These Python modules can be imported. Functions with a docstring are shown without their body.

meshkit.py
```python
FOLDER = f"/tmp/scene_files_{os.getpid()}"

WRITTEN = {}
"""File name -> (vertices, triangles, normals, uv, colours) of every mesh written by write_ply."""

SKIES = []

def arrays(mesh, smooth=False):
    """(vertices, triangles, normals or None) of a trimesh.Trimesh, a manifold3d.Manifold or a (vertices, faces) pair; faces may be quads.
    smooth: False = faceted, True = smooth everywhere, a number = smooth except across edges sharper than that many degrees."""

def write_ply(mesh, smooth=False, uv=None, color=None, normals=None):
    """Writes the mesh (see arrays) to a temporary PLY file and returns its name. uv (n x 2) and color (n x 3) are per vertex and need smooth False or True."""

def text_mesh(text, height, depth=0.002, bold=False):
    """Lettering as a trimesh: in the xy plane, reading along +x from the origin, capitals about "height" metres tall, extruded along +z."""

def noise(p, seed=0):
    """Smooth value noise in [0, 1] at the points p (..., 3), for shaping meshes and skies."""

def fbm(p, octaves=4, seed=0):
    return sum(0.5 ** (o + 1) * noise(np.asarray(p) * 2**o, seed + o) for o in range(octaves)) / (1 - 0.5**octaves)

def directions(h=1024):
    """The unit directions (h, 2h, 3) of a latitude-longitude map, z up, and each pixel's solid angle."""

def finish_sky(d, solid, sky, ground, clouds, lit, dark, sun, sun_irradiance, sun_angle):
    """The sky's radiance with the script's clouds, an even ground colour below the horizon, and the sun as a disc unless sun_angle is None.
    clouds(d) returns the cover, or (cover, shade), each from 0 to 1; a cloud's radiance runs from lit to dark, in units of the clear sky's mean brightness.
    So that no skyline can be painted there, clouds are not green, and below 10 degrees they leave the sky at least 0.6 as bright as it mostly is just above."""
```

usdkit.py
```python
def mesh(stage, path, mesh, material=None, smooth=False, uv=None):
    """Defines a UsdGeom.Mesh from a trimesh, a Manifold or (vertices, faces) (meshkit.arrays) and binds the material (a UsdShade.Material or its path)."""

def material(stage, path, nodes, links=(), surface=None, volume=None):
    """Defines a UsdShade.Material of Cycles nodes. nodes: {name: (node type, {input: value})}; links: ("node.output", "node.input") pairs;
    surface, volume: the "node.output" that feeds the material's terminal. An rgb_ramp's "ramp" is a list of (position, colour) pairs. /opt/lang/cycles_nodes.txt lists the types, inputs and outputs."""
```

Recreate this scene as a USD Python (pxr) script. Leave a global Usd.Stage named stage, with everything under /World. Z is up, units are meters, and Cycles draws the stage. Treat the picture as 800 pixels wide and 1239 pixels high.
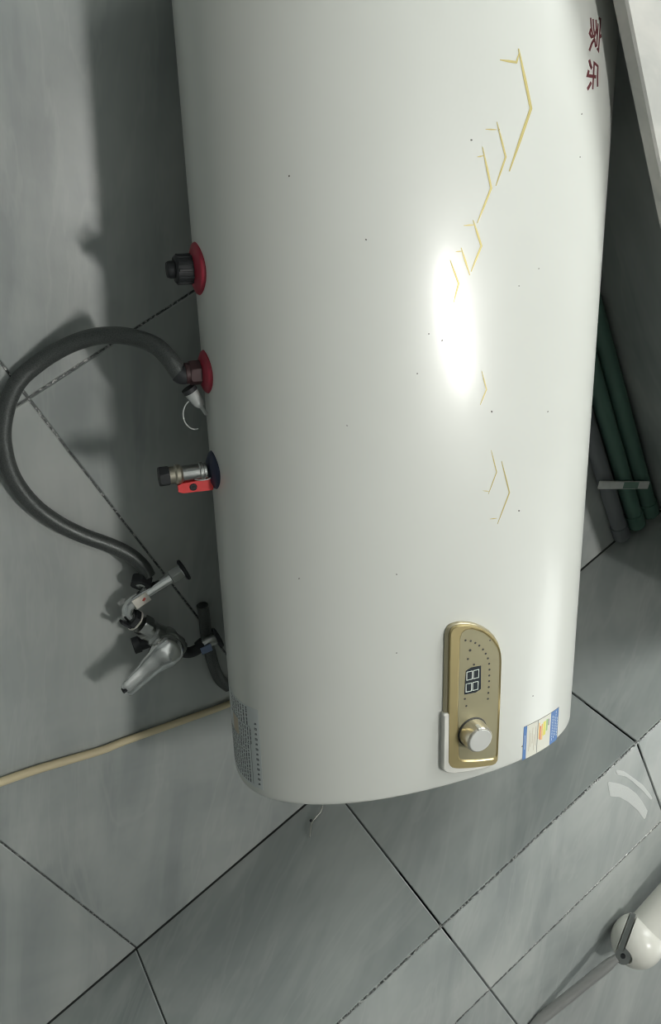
import math, random
import numpy as np
import trimesh
import manifold3d as m3
import usdkit
from pxr import Usd, UsdGeom, UsdLux, Gf, Sdf, UsdShade
from shapely.geometry import Polygon, LineString, Point, box as sbox
from shapely.ops import unary_union
from shapely import affinity

random.seed(7)
RNG = np.random.default_rng(7)
stage = Usd.Stage.CreateInMemory()
UsdGeom.SetStageUpAxis(stage, UsdGeom.Tokens.z)
UsdGeom.SetStageMetersPerUnit(stage, 1.0)
UsdGeom.Xform.Define(stage, '/World')
UsdGeom.Scope.Define(stage, '/World/Looks')

# ------------------------------------------------------------------ camera
EXPOSURE = 0.27
FPX, PPX, PPY = 1060.54, 481.07, 623.89           # focal length and principal point, pixels of the 800 x 1239 frame
CAM_Z = 1.0711                                     # eye height over the lower floor
RIGHT = (0.7667318905923443, -0.36793942478559744, 0.5260634825162578)
DOWN = (-0.5942774850688145, -0.7167422275813073, 0.3648490783078267)
FWD = (0.2428095523017454, -0.5923691069681383, -0.7682072392400351)
cam = UsdGeom.Camera.Define(stage, '/World/camera')
AP = 36.0
cam.CreateHorizontalApertureAttr(AP)
cam.CreateVerticalApertureAttr(AP * 1239 / 800)
cam.CreateFocalLengthAttr(FPX / 800 * AP)
cam.CreateHorizontalApertureOffsetAttr(-(PPX - 400) / 800 * AP)
cam.CreateVerticalApertureOffsetAttr((PPY - 619.5) / 800 * AP)
cam.CreateClippingRangeAttr(Gf.Vec2f(0.02, 100))
cam.CreateExposureAttr(EXPOSURE)
cam.AddTransformOp().Set(Gf.Matrix4d(*RIGHT, 0, *(-x for x in DOWN), 0, *(-x for x in FWD), 0, 0, 0, CAM_Z, 1))

# ------------------------------------------------------------------ lights
LAMP_STRENGTH = 150.0       # the narrow ceiling lamp (an emitting diffuser)
LAMP_C, LAMP_SX, LAMP_SY = (0.84, -0.80, 2.36), 0.08, 0.40
FILL_SIDE, FILL_SIDE_C, FILL_SIDE_S = 9.0, (2.3, 0.25, 1.45), (1.4, 1.1)     # added fill panels in window shape, unseen: strength, centre, width and height
FILL_NEAR, FILL_NEAR_C, FILL_NEAR_S = 3.0, (1.6, -3.1, 1.75), (1.2, 1.0)
FILL_FAR, FILL_FAR_C, FILL_FAR_S = 0.0, (0.3, 2.2, 1.5), (1.6, 1.2)

# ------------------------------------------------------------------ helpers
USED = {}
def numbered(parent, name):
    k = (parent, name); n = USED.get(k, 0); USED[k] = n + 1
    return name if n == 0 else f'{name}_{n:03d}'

BASE = {}
def thing(name, label, cat, loc=(0, 0, 0), group=None):
    p = '/World/' + numbered('/World', name)
    x = UsdGeom.Xform.Define(stage, p); x.AddTranslateOp().Set(Gf.Vec3d(*map(float, loc)))
    o = x.GetPrim(); o.SetCustomDataByKey('label', label); o.SetCustomDataByKey('category', cat)
    if group: o.SetCustomDataByKey('group', group)
    BASE[p] = np.asarray(loc, float)
    return p

def structure(name, loc=(0, 0, 0), label=None):
    p = '/World/' + numbered('/World', name)
    x = UsdGeom.Xform.Define(stage, p); x.AddTranslateOp().Set(Gf.Vec3d(*map(float, loc)))
    x.GetPrim().SetCustomDataByKey('kind', 'structure')
    if label: x.GetPrim().SetCustomDataByKey('label', label)
    BASE[p] = np.asarray(loc, float)
    return p

def tm(m):
    if hasattr(m, 'to_mesh'):
        k = m.to_mesh(); return trimesh.Trimesh(k.vert_properties[:, :3], k.tri_verts, process=False)
    return m

def obj(name, mesh, mat, parent=None, label=None, smooth=35, kind=None):
    """One Mesh prim; geometry is given in world metres, stored relative to the thing's base."""
    mesh = tm(mesh).copy()
    par = parent or '/World'
    base = par
    while base not in BASE and base != '/World': base = base.rpartition('/')[0]
    if base in BASE: mesh.apply_translation(-BASE[base])
    p = par + '/' + numbered(par, name)
    g = usdkit.mesh(stage, p, mesh, mat, smooth=smooth)
    if label: g.GetPrim().SetCustomDataByKey('label', label)
    if kind: g.GetPrim().SetCustomDataByKey('kind', kind)
    return p

def cat(ms): return trimesh.util.concatenate([tm(m) for m in ms])

def unit(v): v = np.asarray(v, float); return v / np.linalg.norm(v)

def frame(axis, ref=(0, 0, 1)):
    z = unit(axis); r = np.asarray(ref, float)
    if abs(z @ r) > .95: r = np.array([1.0, 0, 0])
    x = unit(np.cross(r, z)); y = np.cross(z, x)
    return x, y, z

def place(m, origin, axis, ref=(0, 0, 1)):
    m = tm(m).copy(); x, y, z = frame(axis, ref)
    M = np.eye(4); M[:3, 0], M[:3, 1], M[:3, 2], M[:3, 3] = x, y, z, origin
    m.apply_transform(M); return m

def lathe(profile, origin, axis, n=36):
    """profile: (radius, height) from the axis at one end to the axis at the other."""
    return place(trimesh.creation.revolve(np.asarray(profile, float), sections=n), origin, axis)

def cyl(r, h, origin, axis, bev=.0012, n=32):
    b = min(bev, r * .4, h * .4)
    return lathe([(0, 0), (r - b, 0), (r, b), (r, h - b), (r - b, h), (0, h)], origin, axis, n)

def ring(r0, r1, h, origin, axis, n=36, bev=.0008):
    return lathe([(r0, 0), (r1 - bev, 0), (r1, bev), (r1, h - bev), (r1 - bev, h), (r0, h), (r0, 0)], origin, axis, n)

def hexnut(r, h, origin, axis, hole=0):
    pts = [(r * math.cos(k * math.pi / 3), r * math.sin(k * math.pi / 3)) for k in range(6)]
    pg = Polygon(pts).buffer(-r * .08).buffer(r * .08)
    if hole: pg = pg.difference(Point(0, 0).buffer(hole))
    core = trimesh.creation.extrude_polygon(pg, h, engine='earcut')
    m = m3.Manifold(m3.Mesh(core.vertices.astype(np.float32), core.faces.astype(np.uint32)))
    cone = m3.Manifold.revolve(m3.CrossSection([[(0, 0), (r * .90, 0), (r * 1.02, h * .2), (r * 1.02, h * .8), (r * .90, h), (0, h)]]), 36)
    return place(m ^ cone, origin, axis)

def spline(pts, n=12):
    pts = np.asarray(pts, float); P = np.vstack([2 * pts[0] - pts[1], pts, 2 * pts[-1] - pts[-2]])
    out = []
    for i in range(1, len(P) - 2):
        a, b, c, d = P[i - 1:i + 3]
        for k in range(n):
            s = k / n
            out.append(.5 * ((2 * b) + (c - a) * s + (2 * a - 5 * b + 4 * c - d) * s * s + (3 * b - a - 3 * c + d) * s ** 3))
    out.append(P[-2]); return np.array(out)

def tube(path, r, n=16, ref=(0, 0, 1), rz=None, closed=False):
    """Tube along a path; r is a number or one radius per point; rz an optional second half-axis (along ref)."""
    P = np.asarray(path, float); N = len(P)
    R = np.full(N, r) if np.ndim(r) == 0 else np.asarray(r, float)
    Z = R if rz is None else (np.full(N, rz) if np.ndim(rz) == 0 else np.asarray(rz, float))
    T = np.gradient(P, axis=0); T /= np.linalg.norm(T, axis=1, keepdims=True)
    x = frame(T[0], ref)[0]; V = []
    for i in range(N):
        x = unit(x - (x @ T[i]) * T[i]); y = np.cross(T[i], x)
        th = np.arange(n) * 2 * np.pi / n
        V.append(P[i] + np.cos(th)[:, None] * x * R[i] + np.sin(th)[:, None] * y * Z[i])
    V = np.vstack(V + [P[:1], P[-1:]]); F = []
    for i in range(N - 1):
        for k in range(n):
            a, b, c, d = i * n + k, i * n + (k + 1) % n, (i + 1) * n + (k + 1) % n, (i + 1) * n + k
            F += [(a, b, c), (a, c, d)]
    c0, c1 = N * n, N * n + 1
    for k in range(n):
        F += [(c0, (k + 1) % n, k), (c1, (N - 1) * n + k, (N - 1) * n + (k + 1) % n)]
    return trimesh.Trimesh(V, F, process=False)

def rbox(x0, x1, y0, y1, z0, z1, b=.002):
    """A box with chamfered edges (hull of three boxes)."""
    b = min(b, (x1 - x0) * .3, (y1 - y0) * .3, (z1 - z0) * .3)
    pts = []
    for sx, sy, sz in ((0, 1, 1), (1, 0, 1), (1, 1, 0)):
        for x in (x0 + b * sx, x1 - b * sx):
            for y in (y0 + b * sy, y1 - b * sy):
                for z in (z0 + b * sz, z1 - b * sz): pts.append((x, y, z))
    return m3.Manifold.hull_points(np.array(pts, np.float32))

def obox(c, ax, ay, az, hx, hy, hz, b=.001):
    m = tm(rbox(-hx, hx, -hy, hy, -hz, hz, b)).copy()
    M = np.eye(4); M[:3, 0], M[:3, 1], M[:3, 2], M[:3, 3] = ax, ay, az, c
    m.apply_transform(M); return m

# ------------------------------------------------------------------ materials
def mat(name, nodes, links=(), surface='p.BSDF'):
    return usdkit.material(stage, '/World/Looks/' + name, nodes, links, surface=surface)

def plain(name, color, rough=.5, metal=0.0, bump=0.0, bscale=300, **kw):
    nodes = {'p': ('principled_bsdf', {'base_color': color, 'roughness': rough, 'metallic': metal, **kw})}
    links = []
    if bump:
        nodes['tc'] = ('texture_coordinate', {}); nodes['n'] = ('noise_texture', {'scale': bscale, 'detail': 3.0})
        nodes['b'] = ('bump', {'strength': bump, 'distance': .001})
        links = [('tc.object', 'n.vector'), ('n.fac', 'b.height'), ('b.normal', 'p.normal')]
    return mat(name, nodes, links)

def tile_material(name, gain, axis, angle, rough=.32):
    """Satin grey stone-look tile: cloudy greys with soft drawn-out streaks; each tile cut from another place of the pattern."""
    g = lambda r, gg, b: (r * gain, gg * gain, b * gain)
    nodes = {
        'geo': ('geometry', {}), 'oi': ('object_info', {}),
        'sh': ('vector_math', {'math_type': 'scale', 'vector1': (37.0, 53.0, 71.0)}),
        'ad': ('vector_math', {'math_type': 'add'}),
        'ro': ('vector_rotate', {'rotate_type': axis, 'angle': angle}),
        'mp': ('vector_math', {'math_type': 'multiply', 'vector2': (.55, 2.4, 2.4)}),
        'cl': ('noise_texture', {'scale': 2.6, 'detail': 6.0, 'roughness': .55, 'distortion': .5}),
        'st': ('noise_texture', {'scale': 4.0, 'detail': 6.0, 'roughness': .55, 'distortion': .9}),
        'rc': ('rgb_ramp', {'ramp': [(0, g(.215, .236, .231)), (.36, g(.275, .297, .290)), (.50, g(.328, .349, .339)), (.64, g(.378, .394, .382)), (1, g(.43, .442, .426))]}),
        'rs': ('rgb_ramp', {'ramp': [(0, (.70, .71, .715)), (.38, (.87, .878, .885)), (.50, (1, 1, 1)), (.60, (1.08, 1.075, 1.07)), (1, (1.22, 1.21, 1.19))]}),
        'vn': ('noise_texture', {'scale': 2.2, 'detail': 5.0, 'roughness': .6, 'distortion': 1.3}),
        'rv': ('rgb_ramp', {'ramp': [(0, (0, 0, 0)), (.47, (0, 0, 0)), (.50, (.17, .17, .17)), (.525, (0, 0, 0)), (.60, (0, 0, 0)), (.64, (.12, .12, .12)), (.68, (0, 0, 0)), (1, (0, 0, 0))]}),
        'mx': ('mix', {'mix_type': 'multiply', 'fac': 1.0}),
        'mv': ('mix', {'mix_type': 'mix', 'color2': g(.45, .455, .44)}),
        'sp': ('noise_texture', {'scale': 420.0, 'detail': 2.0}),
        'b': ('bump', {'strength': .05, 'distance': .001}),
        'p': ('principled_bsdf', {'roughness': rough, 'specular_ior_level': .45}),
    }
    links = [('oi.random', 'sh.scale'), ('geo.position', 'ad.vector1'), ('sh.vector', 'ad.vector2'),
             ('ad.vector', 'cl.vector'), ('ad.vector', 'ro.vector'), ('ro.vector', 'mp.vector1'), ('mp.vector', 'st.vector'), ('mp.vector', 'vn.vector'),
             ('cl.fac', 'rc.fac'), ('st.fac', 'rs.fac'), ('rc.color', 'mx.color1'), ('rs.color', 'mx.color2'),
             ('vn.fac', 'rv.fac'), ('rv.color', 'mv.fac'), ('mx.color', 'mv.color1'), ('mv.color', 'p.base_color'),
             ('geo.position', 'sp.vector'), ('sp.fac', 'b.height'), ('b.normal', 'p.normal')]
    return mat(name, nodes, links)

M_floor_tile = tile_material('floor_tile', 1.10, 'z_axis', -.95)
M_step_tile_lifted = tile_material('step_tile_lifted', 1.40, 'y_axis', -.55)  # same tile with its colour lifted, in place of light on the riser
M_top_tile = tile_material('raised_tile', 1.20, 'z_axis', -.95)
M_wall_tile = tile_material('side_tile', 1.25, 'z_axis', -1.57, .4)
M_slab = mat('ledge_stone', {
    'geo': ('geometry', {}), 'n': ('noise_texture', {'scale': 9.0, 'detail': 7.0, 'roughness': .6, 'distortion': 1.2}),
    'r': ('rgb_ramp', {'ramp': [(0, (.34, .35, .34)), (.4, (.47, .47, .445)), (.55, (.53, .52, .49)), (.7, (.58, .565, .53)), (1, (.66, .64, .60))]}),
    'p': ('principled_bsdf', {'roughness': .42})}, [('geo.position', 'n.vector'), ('n.fac', 'r.fac'), ('r.color', 'p.base_color')])
M_grout = plain('dark_grout', (.085, .092, .092), .8, bump=.4, bscale=500)
M_joint = mat('floor_grout', {
    'geo': ('geometry', {}), 'v': ('voronoi_texture', {'scale': 420.0}), 'sx': ('separate_color', {}),
    'r': ('rgb_ramp', {'ramp': [(0, (.05, .055, .055)), (.6, (.10, .105, .105)), (.88, (.22, .225, .22)), (1, (.40, .40, .39))]}),
    'p': ('principled_bsdf', {'metallic': .3, 'roughness': .45})},
    [('geo.position', 'v.vector'), ('v.color', 'sx.color'), ('sx.r', 'r.fac'), ('r.color', 'p.base_color')])
M_glitter = mat('glitter_grout', {
    'geo': ('geometry', {}), 'v': ('voronoi_texture', {'scale': 520.0}),
    'r': ('rgb_ramp', {'ramp': [(0, (.07, .075, .075)), (.5, (.20, .21, .205)), (.8, (.50, .51, .50)), (1, (.9, .9, .88))]}),
    'sx': ('separate_color', {}),
    'p': ('principled_bsdf', {'metallic': .6, 'roughness': .35})},
    [('geo.position', 'v.vector'), ('v.color', 'sx.color'), ('sx.r', 'r.fac'), ('r.color', 'p.base_color')])
M_wall = plain('painted_wall', (.26, .275, .27), .6)
M_ceiling = plain('ceiling_white', (.55, .56, .55), .8)
M_enamel = mat('tank_enamel', {
    'geo': ('geometry', {}), 'n': ('noise_texture', {'scale': 5.0, 'detail': 3.0}),
    'r': ('rgb_ramp', {'ramp': [(0, (.63, .64, .60)), (1, (.675, .685, .65))]}),
    'p': ('principled_bsdf', {'roughness': .34, 'specular_ior_level': .5, 'coat_weight': .45, 'coat_roughness': .16})},
    [('geo.position', 'n.vector'), ('n.fac', 'r.fac'), ('r.color', 'p.base_color')])
M_gold_print = plain('gold_print', (.50, .42, .16), .4, .3)
M_brand = plain('brand_print', (.14, .035, .04), .4)
M_chip = plain('chip_dark', (.10, .095, .085), .7)
M_silver_rim = plain('panel_base', (.46, .41, .28), .36, .5)
M_gold = plain('panel_gold', (.60, .49, .25), .33, .7)
M_face = plain('panel_face', (.40, .365, .235), .38, .45)
M_lip = plain('panel_white_lip', (.74, .73, .68), .35)
M_dot = plain('panel_dot', (.05, .05, .045), .5)
M_disp = plain('display_glass', (.035, .042, .048), .12)
M_seg = plain('display_segment', (.60, .64, .60), .4)
M_knob = plain('knob_chrome', (.72, .68, .58), .25, .8)
M_knobface = plain('knob_face', (.74, .74, .71), .34, .35)
M_black = plain('black_plastic', (.012, .014, .016), .55)
M_rubber = plain('black_rubber', (.022, .024, .027), .6)
M_red = plain('red_gasket', (.33, .022, .045), .45)
M_blue = plain('blue_gasket', (.016, .024, .06), .4)
M_lever = plain('red_lever', (.72, .045, .045), .4)
M_brass = plain('nickel_brass', (.40, .37, .30), .32, .9)
M_chrome = plain('chrome', (.78, .79, .79), .17, 1.0)
M_dchrome = plain('worn_chrome', (.52, .53, .52), .24, 1.0)
M_sticker = plain('sticker_white', (.70, .66, .60), .5)
M_sticker_red = plain('sticker_red', (.62, .10, .08), .5)
M_sticker_blue = plain('sticker_blue', (.20, .26, .42), .5)
M_pale = plain('pale_plastic', (.48, .50, .49), .5)
M_label = plain('label_paper', (.70, .69, .60), .45)
M_lblue = plain('label_blue', (.09, .20, .46), .45)
M_lred = plain('label_red', (.72, .18, .10), .45)
M_lorange = plain('label_orange', (.80, .50, .16), .45)
M_lyellow = plain('label_yellow', (.74, .68, .14), .45)
M_lgreen = plain('label_green', (.35, .55, .22), .45)
M_ink = plain('label_ink', (.14, .15, .16), .5)
M_inktan = plain('label_tan_ink', (.50, .42, .32), .5)
M_plate = plain('nameplate_silver', (.58, .61, .61), .42)
M_ppr = plain('green_pipe', (.105, .20, .16), .5)
M_conduit = plain('grey_conduit', (.16, .17, .18), .5)
M_strap = mat('strap_plastic', {
    'geo': ('geometry', {}), 'n': ('noise_texture', {'scale': 60.0, 'detail': 4.0}),
    'r': ('rgb_ramp', {'ramp': [(0, (.55, .57, .55)), (.5, (.76, .76, .73)), (1, (.84, .83, .80))]}),
    'p': ('principled_bsdf', {'roughness': .5})}, [('geo.position', 'n.vector'), ('n.fac', 'r.fac'), ('r.color', 'p.base_color')])
M_strip = plain('cream_cord', (.62, .53, .34), .5)
M_white_plastic = plain('ivory_plastic', (.74, .73, .67), .28)
M_rod = plain('grey_rod', (.40, .40, .39), .34, .5)
M_glare = mat('glare_sheet', {'t': ('transparent_bsdf', {}), 'p': ('principled_bsdf', {'base_color': (.86, .88, .86), 'roughness': .25}),
                            'm': ('mix_closure', {'fac': .55})}, [('t.BSDF', 'm.closure1'), ('p.BSDF', 'm.closure2')], 'm.closure')  # half-clear pale colour that draws reflected light on the tiles
M_wire = plain('thin_wire', (.40, .40, .36), .4, .4)
M_hose = mat('braided_hose', {
    'tc': ('texture_coordinate', {}), 'v': ('voronoi_texture', {'scale': 700.0}),
    'r': ('rgb_ramp', {'ramp': [(0, (.115, .125, .12)), (.6, (.085, .092, .09)), (1, (.06, .066, .064))]}),
    'b': ('bump', {'strength': .25, 'distance': .0004}),
    'p': ('principled_bsdf', {'metallic': .45, 'roughness': .42})},
    [('tc.object', 'v.vector'), ('v.distance', 'r.fac'), ('r.color', 'p.base_color'), ('v.distance', 'b.height'), ('b.normal', 'p.normal')])
M_lamp = mat('lamp_glow', {'e': ('emission', {'color': (1.0, .985, .94), 'strength': LAMP_STRENGTH})}, (), 'e.emission')

# ------------------------------------------------------------------ the room
YB = -1.2035                # foot of the step
ZT = 0.3453                 # top of the raised floor and of the stone ledge
XR = 0.82                   # face of the low side wall
GAP, TH, CH = .0027, .009, .0012

def tile(u0, u1, v0, v1, plane, at):
    """A chamfered tile; plane 'z': lies in XY with its top at z = at; 'y': stands in XZ facing +Y; 'x': stands in YZ facing -X."""
    g = GAP / 2
    u0 += g; u1 -= g; v0 += g; v1 -= g
    rim = np.array([(u0, v0), (u1, v0), (u1, v1), (u0, v1)]); inn = np.array([(u0 + CH, v0 + CH), (u1 - CH, v0 + CH), (u1 - CH, v1 - CH), (u0 + CH, v1 - CH)])
    V = np.vstack([np.c_[rim, np.full(4, -TH)], np.c_[rim, np.full(4, -CH)], np.c_[inn, np.zeros(4)]])
    F = [(8, 9, 10), (8, 10, 11), (0, 2, 1), (0, 3, 2)]
    for o in (0, 4):
        for k in range(4):
            a, b = o + k, o + (k + 1) % 4
            F += [(a, b, b + 4), (a, b + 4, a + 4)]
    if plane == 'z': W = np.c_[V[:, 0], V[:, 1], at + V[:, 2]]
    elif plane == 'y': W = np.c_[V[:, 0], at + V[:, 2], V[:, 1]]
    else: W = np.c_[at - V[:, 2], V[:, 0], V[:, 1]]
    m = trimesh.Trimesh(W, F, process=False)
    if plane in 'yx': m.invert()
    return m

XL, YF = -1.75, 2.2
# lower floor: 400 x 800 tiles
fl = structure('floor', label='lower floor of grey stone-look tiles')
obj('grout_bed', rbox(XL, XR, YB, YF, -.06, -.0016, .001), M_joint, fl, smooth=False)
xs = [-1.75, -1.601, -1.201, -.801, -.401, -.001, .399, XR]
ys = [YB, -.352, .448, 1.248, 2.048, YF]
for i in range(len(xs) - 1):
    for k in range(len(ys) - 1):
        obj('tile', tile(xs[i], xs[i + 1], ys[k], ys[k + 1], 'z', 0.0), M_floor_tile, fl, smooth=False)
# the step: riser tiles
rs_ = structure('wall_step', (0, YB, 0), 'tiled riser between the lower and the raised floor')
obj('grout_bed', rbox(XL, XR, YB - .05, YB - .0016, -.06, ZT - .0018, .001), M_grout, rs_, smooth=False)
xr = [-1.75, -1.597, -1.197, -.799, -.4022, .0035, .409, XR]
for i in range(len(xr) - 1):
    obj('tile', tile(xr[i], xr[i + 1], 0.0, ZT, 'y', YB), M_step_tile_lifted, rs_, smooth=False)
# the raised floor
rf = structure('floor_raised', (0, YB, ZT), 'raised floor of grey stone-look tiles')
obj('grout_bed', rbox(XL, 2.3, -3.1, YB - .0016, ZT - .12, ZT - .0018, .001), M_grout, rf, smooth=False)
yr = [-3.03, -2.233, -1.4335, YB]
for i in range(len(xr) - 1):
    for k in range(3):
        obj('tile', tile(xr[i], xr[i + 1], yr[k], yr[k + 1], 'z', ZT), M_top_tile, rf, smooth=False)
for x0, x1 in ((XR, 1.21), (1.21, 1.61), (1.61, 2.01), (2.01, 2.3)):
    for k in range(3):
        obj('tile', tile(x0, x1, yr[k], yr[k + 1], 'z', ZT), M_top_tile, rf, smooth=False)
for y in (-2.233, -1.4335):
    obj('grout_line', rbox(XL, 2.3, y - .0023, y + .0023, ZT - .006, ZT + .0003, .0003), M_glitter, rf, 'silver glitter grout', smooth=False)
obj('edge_trim', rbox(XL, XR, YB - .0034, YB - .0004, ZT - .006, ZT + .0003, .0003), M_glitter, rf, 'silver glitter edge strip', smooth=False)
# low side wall and the stone ledge that caps it
lw = structure('wall_right', (XR, 0, 0), 'low dark tiled wall under the stone ledge')
obj('grout_bed', rbox(XR + .0016, XR + .08, YB, YF, -.06, .31, .001), M_grout, lw, smooth=False)
for y0, y1 in ((YB, .35), (.35, 1.15), (1.15, YF)):
    obj('tile', tile(y0, y1, 0.0, .31, 'x', XR), M_wall_tile, lw, smooth=False)
led = thing('stone_ledge', 'pale marbled stone slab overhanging the dark low wall at upper right', 'stone slab', (1.5, .5, .31))
obj('slab', rbox(.694, 2.3, YB + .001, YF, .31, .331, .0025), M_slab, led, smooth=False)
# the shell of the room
def shell(name, m, mt=M_wall):
    p = structure(name); obj('plaster', m, mt, p, smooth=False)
shell('wall_left', rbox(XL - .1, XL, -3.1, YF, -.06, 2.5))
shell('wall_far', rbox(XL - .1, 2.4, YF, YF + .1, -.06, 2.5))
shell('wall_outer', rbox(2.3, 2.4, -3.1, YF, ZT, 2.5))
shell('wall_near', rbox(XL - .1, 2.4, -3.2, -3.1, -.06, 2.5))
shell('ceiling', rbox(XL - .1, 2.4, -3.2, YF + .1, 2.4, 2.5), M_ceiling)
def window(name, c, size, strength, normal):
    """An added glowing fill panel, framed like a window and out of view, at c facing along normal ('-x', '+y', '-y')."""
    if strength <= 0: return
    w = structure(name, c)
    mt = mat(name + '_pane', {'e': ('emission', {'color': (.965, 1.0, .965), 'strength': strength})}, (), 'e.emission')
    hw, hh = size[0] / 2, size[1] / 2
    def part(u0, u1, v0, v1, depth):
        if normal == '-x': return rbox(c[0] - depth, c[0], c[1] + u0, c[1] + u1, c[2] + v0, c[2] + v1, .002)
        if normal == '+y': return rbox(c[0] + u0, c[0] + u1, c[1], c[1] + depth, c[2] + v0, c[2] + v1, .002)
        return rbox(c[0] + u0, c[0] + u1, c[1] - depth, c[1], c[2] + v0, c[2] + v1, .002)
    f = .05
    for a in ((-hw - f, hw + f, hh, hh + f), (-hw - f, hw + f, -hh - f, -hh), (-hw - f, -hw, -hh, hh), (hw, hw + f, -hh, hh)):
        obj('window_frame', part(*a, .05), M_ceiling, w, smooth=False)
    obj('pane', part(-hw, hw, -hh, hh, .02), mt, w, smooth=False)
window('window_1', FILL_SIDE_C, FILL_SIDE_S, FILL_SIDE, '-x')  # added out of view to light the riser and the right of the tank
window('window_2', FILL_NEAR_C, FILL_NEAR_S, FILL_NEAR, '+y')  # added out of view to brighten the raised floor
window('window_3', FILL_FAR_C, FILL_FAR_S, FILL_FAR, '-y')

lc = thing('ceiling_lamp', 'narrow white ceiling lamp above the heater, out of the picture', 'lamp', LAMP_C)
lx, ly = LAMP_SX / 2, LAMP_SY / 2
obj('housing', rbox(LAMP_C[0] - lx - .02, LAMP_C[0] + lx + .02, LAMP_C[1] - ly - .03, LAMP_C[1] + ly + .03, 2.362, 2.4, .005), M_ceiling, lc)
obj('diffuser', rbox(LAMP_C[0] - lx, LAMP_C[0] + lx, LAMP_C[1] - ly, LAMP_C[1] + ly, 2.35, 2.362, .003), M_lamp, lc)

# ------------------------------------------------------------------ the water heater
T_AX = unit((-0.46957285, -0.87900339, 0.08279114))      # towards the end near the step
A_AX = unit(np.cross(T_AX, (0, 0, 1)))                   # towards the fittings
B_AX = np.cross(A_AX, T_AX)                              # towards the front
RIM = np.array([0.1319, -0.9662, 0.2354])
SA, SB, SN, SPHI = 0.24653599, 0.13, 2.303356, -0.17022835
LEN = 0.95
th_ = np.radians(np.arange(0, 360, 1.0))
c_, s_ = np.cos(th_), np.sin(th_)
r_ = (np.abs(c_ / SA) ** SN + np.abs(s_ / SB) ** SN) ** (-1 / SN)
SU = r_ * c_ * math.cos(SPHI) - r_ * s_ * math.sin(SPHI)
SV = r_ * c_ * math.sin(SPHI) + r_ * s_ * math.cos(SPHI)
du, dv = np.roll(SU, -1) - np.roll(SU, 1), np.roll(SV, -1) - np.roll(SV, 1)
nl = np.hypot(du, dv); NU, NV = dv / nl, -du / nl
ARC = np.r_[0, np.cumsum(np.hypot(np.diff(np.r_[SU, SU[0]]), np.diff(np.r_[SV, SV[0]])))]
PER = ARC[-1]
def on_tank(l, d, h=0.0):
    """Point of the heater: l along the girth (from the fittings' side over the front), d from the near rim along the body, h off the skin."""
    l = np.mod(np.asarray(l, float), PER); d = np.asarray(d, float); h = np.asarray(h, float)
    I = lambda a: np.interp(l, ARC, np.r_[a, a[0]])
    uu, vv, nu, nv = I(SU), I(SV), I(NU), I(NV)
    return RIM + (uu + h * nu)[..., None] * A_AX + (vv + h * nv)[..., None] * B_AX - d[..., None] * T_AX
def tank_normal(l):
    l = np.mod(l, PER); I = lambda a: np.interp(l, ARC, np.r_[a, a[0]])
    return unit(I(NU) * A_AX + I(NV) * B_AX)

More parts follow.
